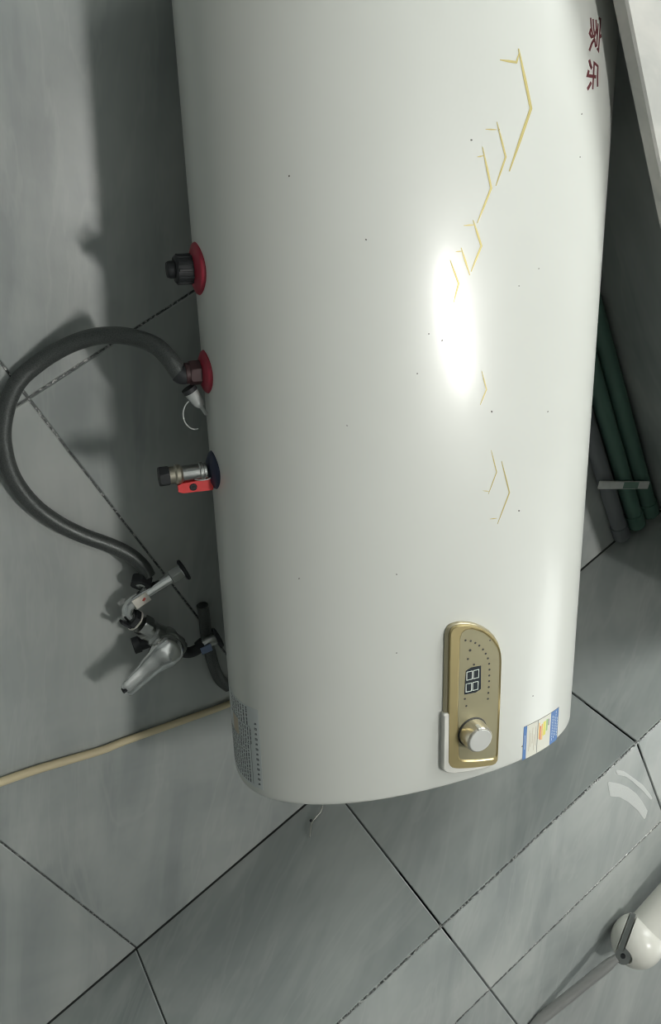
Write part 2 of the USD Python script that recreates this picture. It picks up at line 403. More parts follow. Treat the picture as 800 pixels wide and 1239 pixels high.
def wrap(poly, h0, h1, edge=.006, bev=0.0):
    """A flat outline in (l, d) laid onto the skin as a plate from h0 to h1 (edges bevelled by bev)."""
    ms = []
    for g in getattr(poly, 'geoms', [poly]):
        if g.is_empty or g.area < 1e-9: continue
        m = trimesh.creation.extrude_polygon(g, h1 - h0, engine='earcut')
        if bev:
            top = m.vertices[:, 2] > (h1 - h0) * .5
            # bevel: pull the outline in at the top by adding an inset plate instead of the full one
            lo = trimesh.creation.extrude_polygon(g, h1 - h0 - bev, engine='earcut')
            inn = g.buffer(-bev)
            hi = m3.Manifold.hull if False else None
            m = loft([(g, 0), (g, h1 - h0 - bev), (g.buffer(-bev * .35), h1 - h0 - bev * .35), (g.buffer(-bev), h1 - h0)])
        v, f = trimesh.remesh.subdivide_to_size(m.vertices, m.faces, edge, max_iter=12)
        ms.append((v, f))
    out = []
    for v, f in ms:
        out.append(trimesh.Trimesh(on_tank(v[:, 0], v[:, 1], h0 + v[:, 2]), f, process=True))
    return trimesh.util.concatenate(out)

def resample(poly, n=96):
    r = poly.exterior if poly.geom_type == 'Polygon' else max(poly.geoms, key=lambda g: g.area).exterior
    p = np.array([r.interpolate(k / n, normalized=True).coords[0] for k in range(n)])
    if Polygon(p).exterior.is_ccw is False: p = p[::-1]
    c = p.mean(0); k = np.argmin(np.abs(np.arctan2(*(p - c).T[::-1]) + np.pi * .75))
    return np.roll(p, -k, axis=0)

def loft(levels, n=96):
    """Solid through outlines at heights, capped at both ends."""
    L = [(resample(g, n), z) for g, z in levels]
    V = np.vstack([np.c_[p, np.full(n, z)] for p, z in L]); F = []
    for i in range(len(L) - 1):
        for k in range(n):
            a, b = i * n + k, i * n + (k + 1) % n
            F += [(a, b, b + n), (a, b + n, a + n)]
    for i, flip in ((0, True), (len(L) - 1, False)):
        vv, ff = trimesh.creation.triangulate_polygon(Polygon(L[i][0]), engine='earcut')
        base = len(V); V = np.vstack([V, np.c_[vv, np.full(len(vv), L[i][1])]])
        F += [tuple(base + np.array(t)[::-1 if flip else 1]) for t in ff] if flip else [tuple(base + np.array(t)) for t in ff]
    return trimesh.Trimesh(V, F, process=True)

heater = thing('water_heater', 'large white flat-barrel electric water heater with lightning print, lying on grey floor tiles', 'water heater',
               on_tank(PER * .75, LEN * .5) * [1, 1, 0])
# skin and end caps: rings of the section
def section_rings(rows):
    V = np.vstack([RIM + ((SU + h * NU) * 1)[:, None] * A_AX + (SV + h * NV)[:, None] * B_AX - d * T_AX for d, h in rows]); N = len(SU); F = []
    for i in range(len(rows) - 1):
        for k in range(N):
            a, b = i * N + k, i * N + (k + 1) % N
            F += [(a, b + N, b), (a, a + N, b + N)]
    return V, F, N
def cap_rows(d0, sgn):
    rows = [(d0 + sgn * .0115, .0)]
    for a in np.linspace(0, 90, 7):
        rows.append((d0 + sgn * .006 * (1 - math.sin(math.radians(a))), -.006 * (1 - math.cos(math.radians(a)))))
    return rows
def cap(d0, sgn):
    rows = cap_rows(d0, sgn) + [(d0, -.03), (d0 + sgn * .006, -.034), (d0 + sgn * .006, -.08)]
    V, F, N = section_rings(rows)
    c = len(V); V = np.vstack([V, (RIM - (d0 + sgn * .006) * T_AX)[None]])
    o = (len(rows) - 1) * N
    F = F + [(o + k, c, o + (k + 1) % N) for k in range(N)]
    m = trimesh.Trimesh(V, F, process=False)
    if sgn > 0: m.invert()
    m.invert() if False else None
    return m
def outward(m, c):
    f = m.triangles_center - c
    if (np.einsum('ij,ij->i', f, m.face_normals) * m.area_faces).sum() < 0: m.invert()
    return m
MID = RIM - LEN * .5 * T_AX
V, F, N = section_rings([(.0115, 0), (.0118, 0), *[(d, 0) for d in np.linspace(.06, LEN - .06, 12)], (LEN - .0118, 0), (LEN - .0115, 0)])
obj('shell', outward(trimesh.Trimesh(V, F, process=False), MID), M_enamel, heater, smooth=40)
obj('end_cap', outward(cap(0.0, 1), MID), M_enamel, heater, smooth=40)
obj('end_cap', outward(cap(LEN, -1), MID), M_enamel, heater, smooth=40)
# mounting brackets on the back, standing on the floor
for d in (.24, .72):
    pts = []
    for l in np.linspace(PER * .69, PER * .81, 2):
        p = on_tank(l, d, -.004)
        for s in (-.02, .02):
            pts += [p + T_AX * s, (p + T_AX * s) * [1, 1, 0]]
    obj('bracket', m3.Manifold.hull_points(np.array(pts, np.float32)), M_conduit, heater, 'dark steel mounting bracket on the back', smooth=False)

# lightning print
BOLTS = [[[.3753, .8536], [.3934, .8004], [.3693, .7406]], [[.354, .8425], [.3734, .8413], [.376, .8491]], [[.3526, .7868], [.3644, .7543], [.3536, .7267]], [[.3397, .7798], [.3526, .7796]],
         [[.3367, .7636], [.3482, .7247], [.3328, .6908]], [[.331, .754], [.3381, .7552]], [[.3279, .6939], [.3383, .6682], [.3267, .6426]], [[.3171, .6887], [.3299, .6892]],
         [[.3147, .667], [.3254, .6391]], [[.3086, .6632], [.3163, .6635]], [[.3023, .6552], [.3125, .6312], [.3071, .612]], [[.3425, .537], [.3493, .5157], [.3417, .499]],
         [[.3578, .4449], [.3661, .4177], [.3558, .3926]], [[.3483, .3977], [.3568, .3958]], [[.3724, .4299], [.3851, .3897], [.3697, .3531]], [[.3588, .3612], [.3686, .3605]]]
WID = [.0033, .0022, .0020, .0013, .0022, .0014, .0022, .0016, .0022, .0013, .0020, .0014, .0012, .0010, .0016, .0012]
def taper(pl, w):
    P = np.asarray(pl, float); L = np.r_[0, np.cumsum(np.linalg.norm(np.diff(P, axis=0), axis=1))]; L /= L[-1]
    def width(s): return w * (.35 + .65 * min(1, 4 * min(s, 1 - s) + .1))
    parts = []
    for i in range(len(P) - 1):
        d = P[i + 1] - P[i]; n = np.array([-d[1], d[0]]) / np.linalg.norm(d)
        w0, w1 = width(L[i]) / 2, width(L[i + 1]) / 2
        m = (P[i] + P[i + 1]) / 2; wm = width((L[i] + L[i + 1]) / 2) / 2
        parts.append(Polygon([P[i] + n * w0, m + n * wm, P[i + 1] + n * w1, P[i + 1] - n * w1, m - n * wm, P[i] - n * w0]))
        if 0 < i: parts.append(Point(P[i]).buffer(width(L[i]) / 2))
    return unary_union(parts)
shapes = [taper(b, w) for b, w in zip(BOLTS, WID)]
pair = [(0, 1), (2, 3), (4, 5), (6, 7), (8, 9), (10,), (11,), (12, 13), (14, 15)]
for grp in pair:
    obj('lightning_print', wrap(unary_union([shapes[k] for k in grp]), .00005, .0003, .012), M_gold_print, heater, smooth=False)
# specks where the enamel is chipped
CHIPS = [[.3241, .7696, .0012], [.3553, .7796, .0011], [.1391, .7365, .001], [.3569, .4899, .0013], [.4003, .3642, .0013], [.4385, .4796, .001], [.4675, .7982, .001], [.4691, .7559, .0009],
         [.2124, .6771, .001], [.2789, .581, .0009], [.2942, .5732, .001], [.2659, .5399, .0009], [.2411, .31, .0009], [.4388, .0968, .0011], [.4237, .0246, .0013], [.4135, .6422, .0008],
         [.3871, .6253, .0008], [.1883, .4884, .0008], [.2403, .2084, .0009], [.1293, .3122, .0009]]
obj('enamel_chip', cat([wrap(affinity.rotate(affinity.scale(Point(l, d).buffer(r, 3), 1, .7), 40 * i), .00005, .00025) for i, (l, d, r) in enumerate(CHIPS)]), M_chip, heater, 'dark specks where the enamel is chipped', smooth=False, kind='stuff')
# brand characters, read along the body (writing right = -d, up = +l)
def glyph(strokes, d_left, d_right, l_bot, l_top):
    parts = []
    for pl, w in strokes:
        q = [(l_bot + y * (l_top - l_bot), d_left + x * (d_right - d_left)) for x, y in pl]
        parts.append(LineString(q).buffer(w, cap_style=2, join_style=2))
    return unary_union(parts)
JIA = [([(.5, 1.0), (.56, .88)], .0016), ([(.08, .68), (.1, .83), (.92, .83), (.86, .68)], .0011), ([(.22, .64), (.82, .64)], .0010), ([(.54, .64), (.36, .52), (.14, .44)], .0010),
       ([(.38, .55), (.56, .40), (.60, .15), (.52, .0), (.40, .08)], .0014), ([(.54, .42), (.36, .28), (.14, .20)], .0010), ([(.58, .27), (.36, .10), (.12, .0)], .0010),
       ([(.84, .56), (.64, .42)], .0012), ([(.62, .44), (.76, .22), (.96, .06)], .0014)]
LE = [([(.82, 1.0), (.52, .93), (.2, .90)], .0013), ([(.22, .90), (.14, .55), (.92, .57)], .0012), ([(.54, .80), (.54, .06), (.38, .14)], .0016),
      ([(.32, .38), (.22, .24), (.08, .12)], .0017), ([(.72, .40), (.84, .26), (.94, .12)], .0017)]
obj('brand_lettering', cat([wrap(glyph(JIA, .8935, .8575, .4728, .4955), .00005, .0003, .005), wrap(glyph(LE, .8530, .8205, .4722, .4945), .00005, .0003, .005)]), M_brand, heater, 'dark red brand characters', smooth=False)

# control panel
OUT = Polygon([(.3000, .034), (.3000, .1124), (.3010, .224), (.3040, .2325), (.3107, .2362), (.3205, .2362), (.3305, .2341), (.3420, .2295), (.3520, .2233), (.3610, .2160), (.3690, .2065), (.3750, .1960), (.3788, .1850), (.3806, .1713),
               (.3812, .1066), (.3812, .0245), (.3790, .0185), (.3735, .0160), (.3400, .0200), (.3140, .0245), (.3045, .0285)]).buffer(-.001).buffer(.001)
GOLDP = Polygon([(.3050, .044), (.3046, .1138), (.3050, .2260), (.3068, .2315), (.3115, .2345), (.3200, .2345), (.3310, .2324), (.3410, .2280), (.3500, .2225), (.3590, .2150), (.3662, .2065), (.3720, .1965), (.3756, .1855), (.3772, .1730),
                 (.3778, .1066), (.3776, .0265), (.3755, .0215), (.3700, .0200), (.3400, .0255), (.3170, .0310), (.3080, .0360)]).buffer(-.0008).buffer(.0008)
FACEP = Polygon([(.3195, .050), (.3170, .1138), (.3180, .2170), (.3205, .2240), (.3260, .2275), (.3340, .2268), (.3430, .2225), (.3510, .2175), (.3590, .2095), (.3650, .2020), (.3705, .1930), (.3740, .1840), (.3752, .1720),
                 (.3757, .1066), (.3748, .0340), (.3725, .0300), (.3500, .0345), (.3290, .0400), (.3215, .0435)]).buffer(-.0008).buffer(.0008)
pan = obj('control_panel', wrap(OUT, -.001, .0055, .006, .0030), M_silver_rim, heater, 'raised control panel plate', smooth=45)
m = loft([(GOLDP, 0), (GOLDP, .0030), (GOLDP.buffer(-.0008), .0042), (FACEP.buffer(.0014), .0042), (FACEP.buffer(.0002), .0026), (FACEP.buffer(-.0005), .0024)])
v, f = trimesh.remesh.subdivide_to_size(m.vertices, m.faces, .006, max_iter=12)
obj('panel_frame', trimesh.Trimesh(on_tank(v[:, 0], v[:, 1],   .0050 + v[:, 2]), f, process=True), M_gold, pan, 'gold panel frame', smooth=40)
obj('panel_face', wrap(FACEP.buffer(-.0006), .0060, .0077, .006), M_face, pan, 'olive gold face plate', smooth=20)
LIPP = Polygon([(.2985, .034), (.2985, .1150), (.3050, .1158), (.3088, .1120), (.3098, .1040), (.3100, .0500), (.3125, .0425), (.3180, .0375), (.3300, .0330), (.3500, .0290), (.3655, .0262), (.3668, .0215), (.3620, .0190), (.3400, .0205), (.3140, .0245), (.3040, .0285)]).buffer(-.0007).buffer(.0012)
m = loft([(LIPP, 0), (LIPP, .0065), (LIPP.buffer(-.0006), .0078), (LIPP.buffer(-.0017), .0086)], 140)
v, f = trimesh.remesh.subdivide_to_size(m.vertices, m.faces, .006, max_iter=12)
obj('panel_lip', trimesh.Trimesh(on_tank(v[:, 0], v[:, 1], v[:, 2]), f, process=True), M_lip, pan, 'white corner lip', smooth=45)
# display with two figures 88 read along the body
DISPP = Polygon([(.3258, .1375), (.3272, .1705), (.3345, .1735), (.3480, .1728), (.3487, .1398), (.3420, .1366)]).buffer(-.0006).buffer(.0006)
obj('display', wrap(DISPP, .0076, .0082, .006), M_disp, pan, 'dark display window', smooth=False)
def digit(dc, l0, l1, w):
    """An 8 of seven bars; its width runs along the body, its height along the girth."""
    h = (l1 - l0) / 2; parts = []; g = .00018; b = .00085
    for r in range(2):
        a0, a1 = l0 + r * h, l0 + (r + 1) * h
        rg = sbox(a0 + .0003, dc - w, a1 - .0003, dc + w).buffer(.0012).buffer(-.0012)
        rg = rg.buffer(-.0008).buffer(.0008)
        parts.append(rg.difference(rg.buffer(-b * 1.25)))
    return unary_union(parts)
obj('display_figure', wrap(digit(.1628, .3276, .3458, .0062), .0082, .0084, .006), M_seg, pan, 'pale figure 8', smooth=False)
obj('display_figure', wrap(digit(.1462, .3270, .3452, .0062), .0082, .0084, .006), M_seg, pan, 'pale figure 8', smooth=False)
DOTS = [[.3258, .2127], [.3329, .2103], [.3393, .2062], [.3449, .2013], [.3502, .1947], [.3542, .1879], [.3576, .1805], [.3596, .1724], [.3603, .1639], [.3603, .1556], [.3604, .1475], [.3602, .1391], [.3598, .1309], [.3594, .1224], [.3324, .1977], [.3297, .1863], [.3382, .1765], [.329, .1202], [.3267, .131]]
for i, (l, d) in enumerate(DOTS):
    obj('indicator_dot', wrap(Point(l, d).buffer(.0017 if i == 14 else .00135, 5), .0077, .0080), M_dot, pan, smooth=False)
obj('scuff', wrap(affinity.rotate(sbox(.3588, .2040, .3608, .2060), 30), .0077, .0079), M_chip, pan, smooth=False)
# knob
KN = tank_normal(.3405); KC = on_tank(.3371 + .0012, .0792 + .001, .0078)
obj('knob_seat', lathe([(0, 0), (.0205, 0), (.0205, .0006), (.0185, .0012), (0, .0012)], KC - KN * .0002, KN, 48), M_dot, pan, 'dark ring round the knob', smooth=30)
kn = obj('knob', lathe([(0, 0), (.0186, 0), (.0190, .001), (.0182, .012), (.0176, .0185), (.0162, .0202), (.0154, .0204), (0, .0204)], KC + KN * .0008, KN, 48), M_knob, pan, 'chromed dial', smooth=30)
obj('knob_face', lathe([(0, 0), (.0152, 0), (.0155, .0004), (.0147, .0010), (0, .0013)], KC + KN * .0210, KN, 48), M_knobface, pan, 'silver white dial face', smooth=30)
tq = unit(T_AX - (T_AX @ KN) * KN); aq = np.cross(KN, tq)
pd = unit(-tq * .95 - aq * .05)
obj('knob_pointer', obox(KC + KN * .0165 + pd * .0155, pd, np.cross(KN, pd), KN, .0028, .0030, .0055, .001), M_knobface, pan, 'silver pointer notch', smooth=30)

# energy label
lab = obj('energy_label', wrap(sbox(.4248, .0022, .4978, .0548), .00005, .0003, .004), M_label, heater, 'paper label with blue header and coloured bars', smooth=False)
def printed(name, pg, mt, h=.00030): return obj(name, wrap(pg, h, h + .00012, .004), mt, lab, smooth=False)
printed('label_header', sbox(.4790, .0022, .4978, .0548), M_lblue)
printed('label_footer', sbox(.4248, .0022, .4308, .0548), M_lblue)
printed('label_border', unary_union([sbox(.4248, .0542, .4978, .0548), sbox(.4510, .0030, .4517, .0545), sbox(.4974, .0022, .4979, .0548)]), M_ink, .00043)
printed('label_bar', sbox(.4536, .0240, .4556, .0490), M_lorange)
printed('label_bar', sbox(.4560, .0210, .4582, .0430), M_lred)
printed('label_bar', sbox(.4590, .0200, .4618, .0450), M_lorange)
printed('label_bar', sbox(.4626, .0250, .4680, .0470), M_lyellow)
printed('label_bar', sbox(.4690, .0300, .4720, .0480), M_lgreen)
printed('label_bar', sbox(.4732, .0370, .4750, .0470), M_ink)
ln = []
for l, d0, d1 in ((.4355, .012, .045), (.4385, .018, .040), (.4415, .022, .047), (.4445, .010, .035), (.4475, .016, .046)): ln.append(sbox(l, d0, l + .0006, d1))
printed('label_print', unary_union(ln), M_inktan)
hd = []
for i, (l, d0, d1) in enumerate(((.4825, .008, .048), (.4865, .010, .045), (.4905, .012, .050), (.4945, .010, .040))):
    d = d0
    while d < d1:
        w = .0016 + .0010 * ((i * 7 + int(d * 4000)) % 3); hd.append(sbox(l, d, l + .0016, d + w)); d += w + .0014
printed('label_print', unary_union(hd), plain('label_pale_print', (.45, .55, .68), .5), .00043)
printed('label_print', sbox(.4274, .018, .4284, .040), UsdShade.Material.Get(stage, '/World/Looks/label_pale_print'), .00043)

# nameplate with rows of print on the fittings' side
npl = obj('nameplate', wrap(sbox(-.030, .0125, .0665, .1300), .00005, .0003, .004), M_plate, heater, 'silver grey rating plate with rows of fine dark print', smooth=False)
rows_, cols_ = [], []
rnd = random.Random(11)
def words(l, w, d0, d1):
    d = d0
    while d < d1:
        q = rnd.uniform(.0015, .006); rows_.append(sbox(l, d, l + w, min(d + q, d1))); d += q + rnd.uniform(.0008, .002)
for k in range(15): words(-.026 + k * .0050, .0022, .016, .074)
for k in range(8): words(.004 + k * .0058, .0026, .102, .128)
for k in range(6): words(.026 + k * .0048, .0020, .076, .099)
rows_.append(sbox(-.028, .1008, .0500, .1014)); rows_.append(sbox(-.028, .0745, .0500, .0751)); rows_.append(sbox(.0500, .016, .0506, .101))
obj('plate_print', wrap(unary_union(rows_), .0003, .00042, .006), M_ink, npl, 'rows of small dark print', smooth=False, kind='stuff')
obj('plate_panel', wrap(sbox(.006, .076, .024, .100), .0003, .00042, .006), M_inktan, npl, 'pale printed block', smooth=False)
for k in range(13):
    d = .018 + k * .0074
    cols_.append(sbox(.0588, d, .0628, d + .0034).difference(sbox(.0600, d + .001, .0612, d + .002)) if k % 2 else Polygon([(.0588, d), (.0628, d + .0008), (.0620, d + .0036), (.0595, d + .003)]))
obj('plate_lettering', wrap(unary_union(cols_), .0003, .00042, .006), M_ink, npl, 'column of larger characters', smooth=False)

# ---- fittings on the underside
def fitting(d, l=.0065):
    p = on_tank(l, d, 0.0); n = tank_normal(l); return p, n
DISC = lambda R, h=.006: [(0, -.004), (R, -.004), (R, .0), (R - .0015, .0022), (R * .72, h * .8), (R * .6, h), (0, h)]
p1, n1 = fitting(.6465)
obj('gasket', lathe(DISC(.0275), p1, n1, 48), M_red, heater, 'dark red collar under the black cap')
RC = .0150
ribs = []
for aa in np.arange(0, 6.28, .5236):
    rdir = T_AX * math.cos(aa) + np.cross(n1, T_AX) * math.sin(aa)
    ribs.append(obox(p1 + n1 * .0135 + rdir * RC, n1, unit(np.cross(n1, rdir)), unit(rdir), .0080, .0014, .0010, .0004))
cp = obj('pipe_cap', cat([cyl(RC, .020, p1 + n1 * .004, n1, .002)] + ribs), M_black, heater, 'black ribbed screw cap')
obj('cap_tip', lathe([(0, 0), (.0092, 0), (.0092, .005), (.0078, .008), (0, .008)], p1 + n1 * .0238, n1), M_black, cp)
p2, n2 = fitting(.5364)
obj('gasket', lathe(DISC(.0240), p2, n2, 48), M_red, heater, 'bright red collar behind the hose nut')
obj('outlet_nut', cat([hexnut(.0140, .013, p2 + n2 * .005, n2), cyl(.0115, .007, p2 + n2 * .0165, n2)]), plain('dark_red_nut', (.06, .030, .032), .45, .2), heater, 'dark outlet nut holding the hose')
p3, n3 = fitting(.4229)
obj('gasket', lathe(DISC(.0225), p3, n3, 48), M_blue, heater, 'dark blue collar behind the safety valve')
sv = thing('safety_valve', 'nickel safety valve with red lever screwed into the blue collar', 'valve', (p3 + n3 * .03) * [1, 1, 0])
obj('body', cat([cyl(.0092, .031, p3 + n3 * .008, n3, .001), ring(.008, .0108, .005, p3 + n3 * .012, n3)]), M_dchrome, sv, 'dull metal valve body')
obj('outlet', lathe([(0, 0), (.0092, 0), (.0116, .003), (.0116, .007), (.0098, .009), (.0098, .0155), (0, .0155)], p3 + n3 * .036, n3), M_brass, sv, 'warm nickel valve throat')
obj('end_nut', hexnut(.0118, .011, p3 + n3 * .051, n3), M_black, sv, 'black hexagonal end nut')
e3 = unit(np.cross(n3, T_AX)); e3 = e3 if e3[2] > 0 else -e3
lc0 = p3 + n3 * .022 + T_AX * .0150 + e3 * .004
hook = [lc0 + n3 * (.018 - .0) , lc0 + n3 * -.018]
lev = m3.Manifold.hull_points(np.array([lc0 + n3 * a + T_AX * b_ + e3 * c__ for a, w in ((-.0185, .0062), (-.017, .0068), (.016, .0058), (.021, .0040)) for b_ in (-w, w) for c__ in (-.0025, .0030)], np.float32))
lv = obj('lever', lev, M_lever, sv, 'red plastic lever', smooth=25)
obj('lever_screw', cat([ring(.0016, .0042, .0008, lc0 + e3 * .0028 + n3 * .004, e3), cyl(.0016, .0010, lc0 + e3 * .0028 + n3 * .004, e3)]), M_black, lv, 'dark screw socket')
coil = []
for k in range(2):
    c0 = p3 + n3 * (.014 + .0035 * k) + T_AX * .004 + e3 * .006
    coil.append(tube([c0 + (n3 * math.cos(a) + e3 * math.sin(a)) * (.0085 - .0022 * k) + T_AX * .002 for a in np.linspace(.1, 3.0, 16)], .0007, 8))
obj('spring_ring', cat(coil), M_pale, sv, 'pale wire ring')

# ------------------------------------------------------------------ hoses
hp = [p2 + n2 * .0200, p2 + n2 * .0275 + (0, 0, -.001), (.1430, -.3530, .143), (.1410, -.3390, .124), (.1310, -.3300, .092), (.1155, -.3235, .062), (.0932, -.3190, .038), (.0631, -.3180, .021), (.0309, -.3205, .0125), (.0016, -.3263, .0110), (-.0256, -.3431, .0108), (-.0510, -.3710, .0108),
      (-.0690, -.4106, .0108), (-.0735, -.4531, .0108), (-.0667, -.4929, .0108), (-.0515, -.5308, .0125), (-.0330, -.5630, .016), (-.0210, -.5890, .021), (-.0170, -.6120, .026), (-.0190, -.6270, .030)]
h1 = thing('braided_hose', 'long grey braided hose looping from a red collar across the floor tiles', 'hose', (-.02, -.45, 0))
hpath = spline(hp, 10)
obj('hose_tube', tube(hpath, .0098, 18), M_hose, h1, smooth=60)
obj('hose_ferrule', cat([tube(hpath[:12], .0108, 18)]), M_rubber, h1, 'dark crimped ferrule', smooth=50)
hb = thing('braided_hose', 'short dark hose running under the heater beside the mixer tap', 'hose', (-.02, -.8, 0))
h2p = spline([(.0140, -.7300, .0105), (.0060, -.7500, .0095), (-.0050, -.7730, .0088), (-.0160, -.8010, .0086), (-.0270, -.8350, .0086), (-.0310, -.8600, .0086), (-.0280, -.8800, .0086)], 8)
obj('hose_tube', tube(h2p, .0085, 16), M_hose, hb, smooth=60)
# grey plug and thin wire ring hanging by the hose nut
pl = thing('cable_plug', 'small pale grey plug with a thin wire loop hanging below the red collar', 'plug', (p2 + n2 * .012) * [1, 1, 0])
pc = p2 + n2 * .0125 + T_AX * .030 - np.array([0, 0, .002])
dq = unit(T_AX * .8 - n2 * .45)
obj('plug_body', tube([pc - dq * .011, pc - dq * .008, pc + dq * .006, pc + dq * .010], [.0070, .0078, .0060, .0040], 14), M_pale, pl, smooth=40)
obj('plug_collar', tube([pc - dq * .0150, pc - dq * .010], .0085, 14), M_rubber, pl, 'black collar')
obj('plug_pin', tube([pc + dq * .009, pc + dq * .021], .0022, 10), M_pale, pl)
wc = pc + T_AX * .018 + n2 * .002
obj('wire_loop', tube([wc + (n2 * math.cos(a) * .013 + T_AX * math.sin(a) * .017) + np.array([0, 0, -.002]) for a in np.linspace(-1.2, 1.75, 24)], .0008, 8), M_pale, pl, 'thin wire loop')

# ------------------------------------------------------------------ the mixer tap, lying on the tiles
tap = thing('mixer_tap', 'chrome single lever mixer tap lying on the floor tiles beside the heater', 'tap', (-.055, -.715, 0))
Zc = .034
def P(x, y, z=Zc): return np.array([x, y, z])
body_pts = [P(-.066, -.690), P(-.060, -.705), P(-.054, -.722), P(-.050, -.740), P(-.047, -.752)]
obj('body', tube(spline(body_pts, 6), [.013] * 4 + [.0165] * 17 + [.013] * 4, 24), M_dchrome, tap, smooth=50)
# lever handle: dome over the cartridge drawn out into a flat lever
hx = spline([P(-.0420, -.7225, .050), P(-.0540, -.7215, .057), P(-.0690, -.7205, .063), P(-.0850, -.7205, .066), P(-.0980, -.7215, .068), P(-.1180, -.7220, .0715), P(-.1330, -.7225, .0745)], 5)
nn_ = len(hx); q = np.linspace(0, 1, nn_)
rw = np.interp(q, [0, .06, .17, .33, .45, .7, .96, 1], [.005, .017, .0235, .0230, .0185, .0150, .0128, .0100])
rh = np.interp(q, [0, .06, .17, .33, .45, .7, .96, 1], [.005, .015, .0200, .0170, .0100, .0062, .0046, .0036])
hd_ = obj('lever', tube(hx, rw, 28, (0, 0, 1), rh), M_chrome, tap, 'polished chrome lever', smooth=60)
obj('lever_slot', obox(P(-.1325, -.7185, .0752), (1, 0, 0), (0, 1, 0), (0, 0, 1), .0030, .0022, .0042, .0006), M_black, hd_, 'dark slot at the lever tip')
obj('cartridge_collar', lathe([(0, 0), (.0185, 0), (.0190, .002), (.0190, .012), (.0170, .016), (0, .016)], P(-.0545, -.7215, .030), (0, 0, 1)), M_dchrome, tap, 'dull collar under the lever')
ob = unit(np.array([-.030, .010, -.12 * .03]))
obj('outlet', cat([cyl(.0095, .020, P(-.066, -.7125, .030), ob), ring(.007, .0115, .010, P(-.066, -.7125, .030) + ob * .018, ob)]), M_rubber, tap, 'dark threaded outlet')
# hot side: nuts, elbow, straight connector, flange
obj('union_nut', hexnut(.0150, .014, P(-.0655, -.6760), unit((.10, -.30, 0))), M_dchrome, tap, 'worn chrome union nut')
obj('union_nut', hexnut(.0140, .010, P(-.0700, -.6600), unit((.12, -.40, 0))), M_black, tap, 'dark union nut')
obj('washer', ring(.0085, .0145, .0022, P(-.0680, -.6670), unit((.12, -.40, 0))), M_sticker, tap, 'pale washer between the nuts')
obj('clip', cat([obox(P(-.0800, -.6595, .040), unit((.3, -.95, 0)), unit((.95, .3, 0)), (0, 0, 1), .0085, .0016, .0050, .0006)]), M_black, tap, 'black tab')
el = spline([P(-.0690, -.6610), P(-.0690, -.6520), P(-.0630, -.6450), P(-.0520, -.6425)], 6)
obj('connector', tube(np.vstack([el, [P(-.030, -.6437), P(.002, -.6470)]]), .0080, 20), M_chrome, tap, 'chrome bent connector on the hot side', smooth=50)
obj('connector_nut', hexnut(.0108, .016, P(.003, -.6471), unit((.063, -.0060, 0))), M_dchrome, tap)
st_ = obj('sticker', obox(P(-.0450, -.6435, Zc + .0078), unit((1, -.06, 0)), unit((.06, 1, 0)), (0, 0, 1), .0110, .0075, .0008, .0004), M_sticker, tap, 'pale sticker with a red mark')
obj('sticker_mark', cat([obox(P(-.0415, -.6440, Zc + .0088), unit((1, .5, 0)), unit((-.5, 1, 0)), (0, 0, 1), .0024, .0016, .0003, .0001)]), M_sticker_red, st_, 'red mark')
fa = unit((.063, -.0060, 0))
obj('flange', lathe([(0, 0), (.0135, 0), (.0155, .0015), (.0155, .004), (.0140, .005), (0, .005)], P(.0200, -.6488), fa), M_rubber, tap, 'black rubber flange')
obj('flange_rim', ring(.0095, .0128, .0016, P(.0185, -.6486), fa), M_chrome, tap, 'bright rim')
# cold side
obj('arm', tube(spline([P(-.048, -.750), P(-.046, -.7590, .032), P(-.039, -.7680, .031), P(-.028, -.7715, .031), P(-.020, -.7690, .032)], 6), .0078, 18), M_rubber, tap, 'dark bent arm on the cold side', smooth=50)
obj('union_nut', hexnut(.0120, .010, P(-.0260, -.7705, .033), unit((.9, .1, .1))), M_black, tap)
obj('connector', tube([P(-.020, -.7700), P(-.010, -.7705), P(.000, -.7735)], .0085, 20), M_dchrome, tap)
obj('sticker', obox(P(-.0185, -.7690, .0475), unit((1, -.3, 0)), unit((.3, 1, 0)), (0, 0, 1), .0080, .0058, .0008, .0004), M_sticker_blue, tap, 'pale sticker with a blue ring')
obj('flange', lathe([(0, 0), (.0135, 0), (.0155, .0015), (.0155, .004), (.0140, .005), (0, .005)], P(.0010, -.7740), unit((.06, -.010, 0))), M_rubber, tap, 'black rubber flange')
# black end cap of the long hose
hn = thing('hose_nut', 'black cap nut with a bright screw end where the long hose meets the tap', 'nut', (-.031, -.629, 0))
ha = unit((-.55, -.25, .55))
obj('nut', cat([hexnut(.0150, .013, (-.0260, -.6265, .024), ha)]), M_black, hn)
obj('screw_end', cat([ring(.0030, .0058, .0020, np.array([-.0260, -.6265, .024]) + ha * .012, ha), cyl(.0022, .0016, np.array([-.0260, -.6265, .024]) + ha * .012, ha)]), M_dchrome, hn, 'bright ring and screw end')

# ------------------------------------------------------------------ pipes at the foot of the low wall
def pipe(y0, y1, x0, x1, r, mt, label, nm='water_pipe', g=None):
    p = thing(nm, label, 'pipe', (x0, -.5, 0), g)
    obj('run', tube(np.array([(x0, y0, r), (x0, y0 + .01, r), ((x0 + x1) / 2, (y0 + y1) / 2, r), (x1, y1, r)]), r, 20), mt, p, smooth=50)
    obj('socket', ring(r * .8, r * 1.14, .03, (x0, y0 + .002, r * 1.0 + .0), (0, 1, 0)), mt, p)
pipe(YB + .012, 1.6, .7190, .7190, .0150, M_conduit, 'dark grey pipe nearest the heater along the low wall', 'conduit')
pipe(YB + .012, 1.6, .7580, .7580, .0160, M_ppr, 'green water pipe between the dark pipe and the outer green pipe')
pipe(YB + .012, 1.6, .7960, .7960, .0160, M_ppr, 'green water pipe nearest the low wall')
stp = thing('pipe_strap', 'pale plastic strap lying across the pipes beside the heater', 'strap', (.742, -1.06, 0))
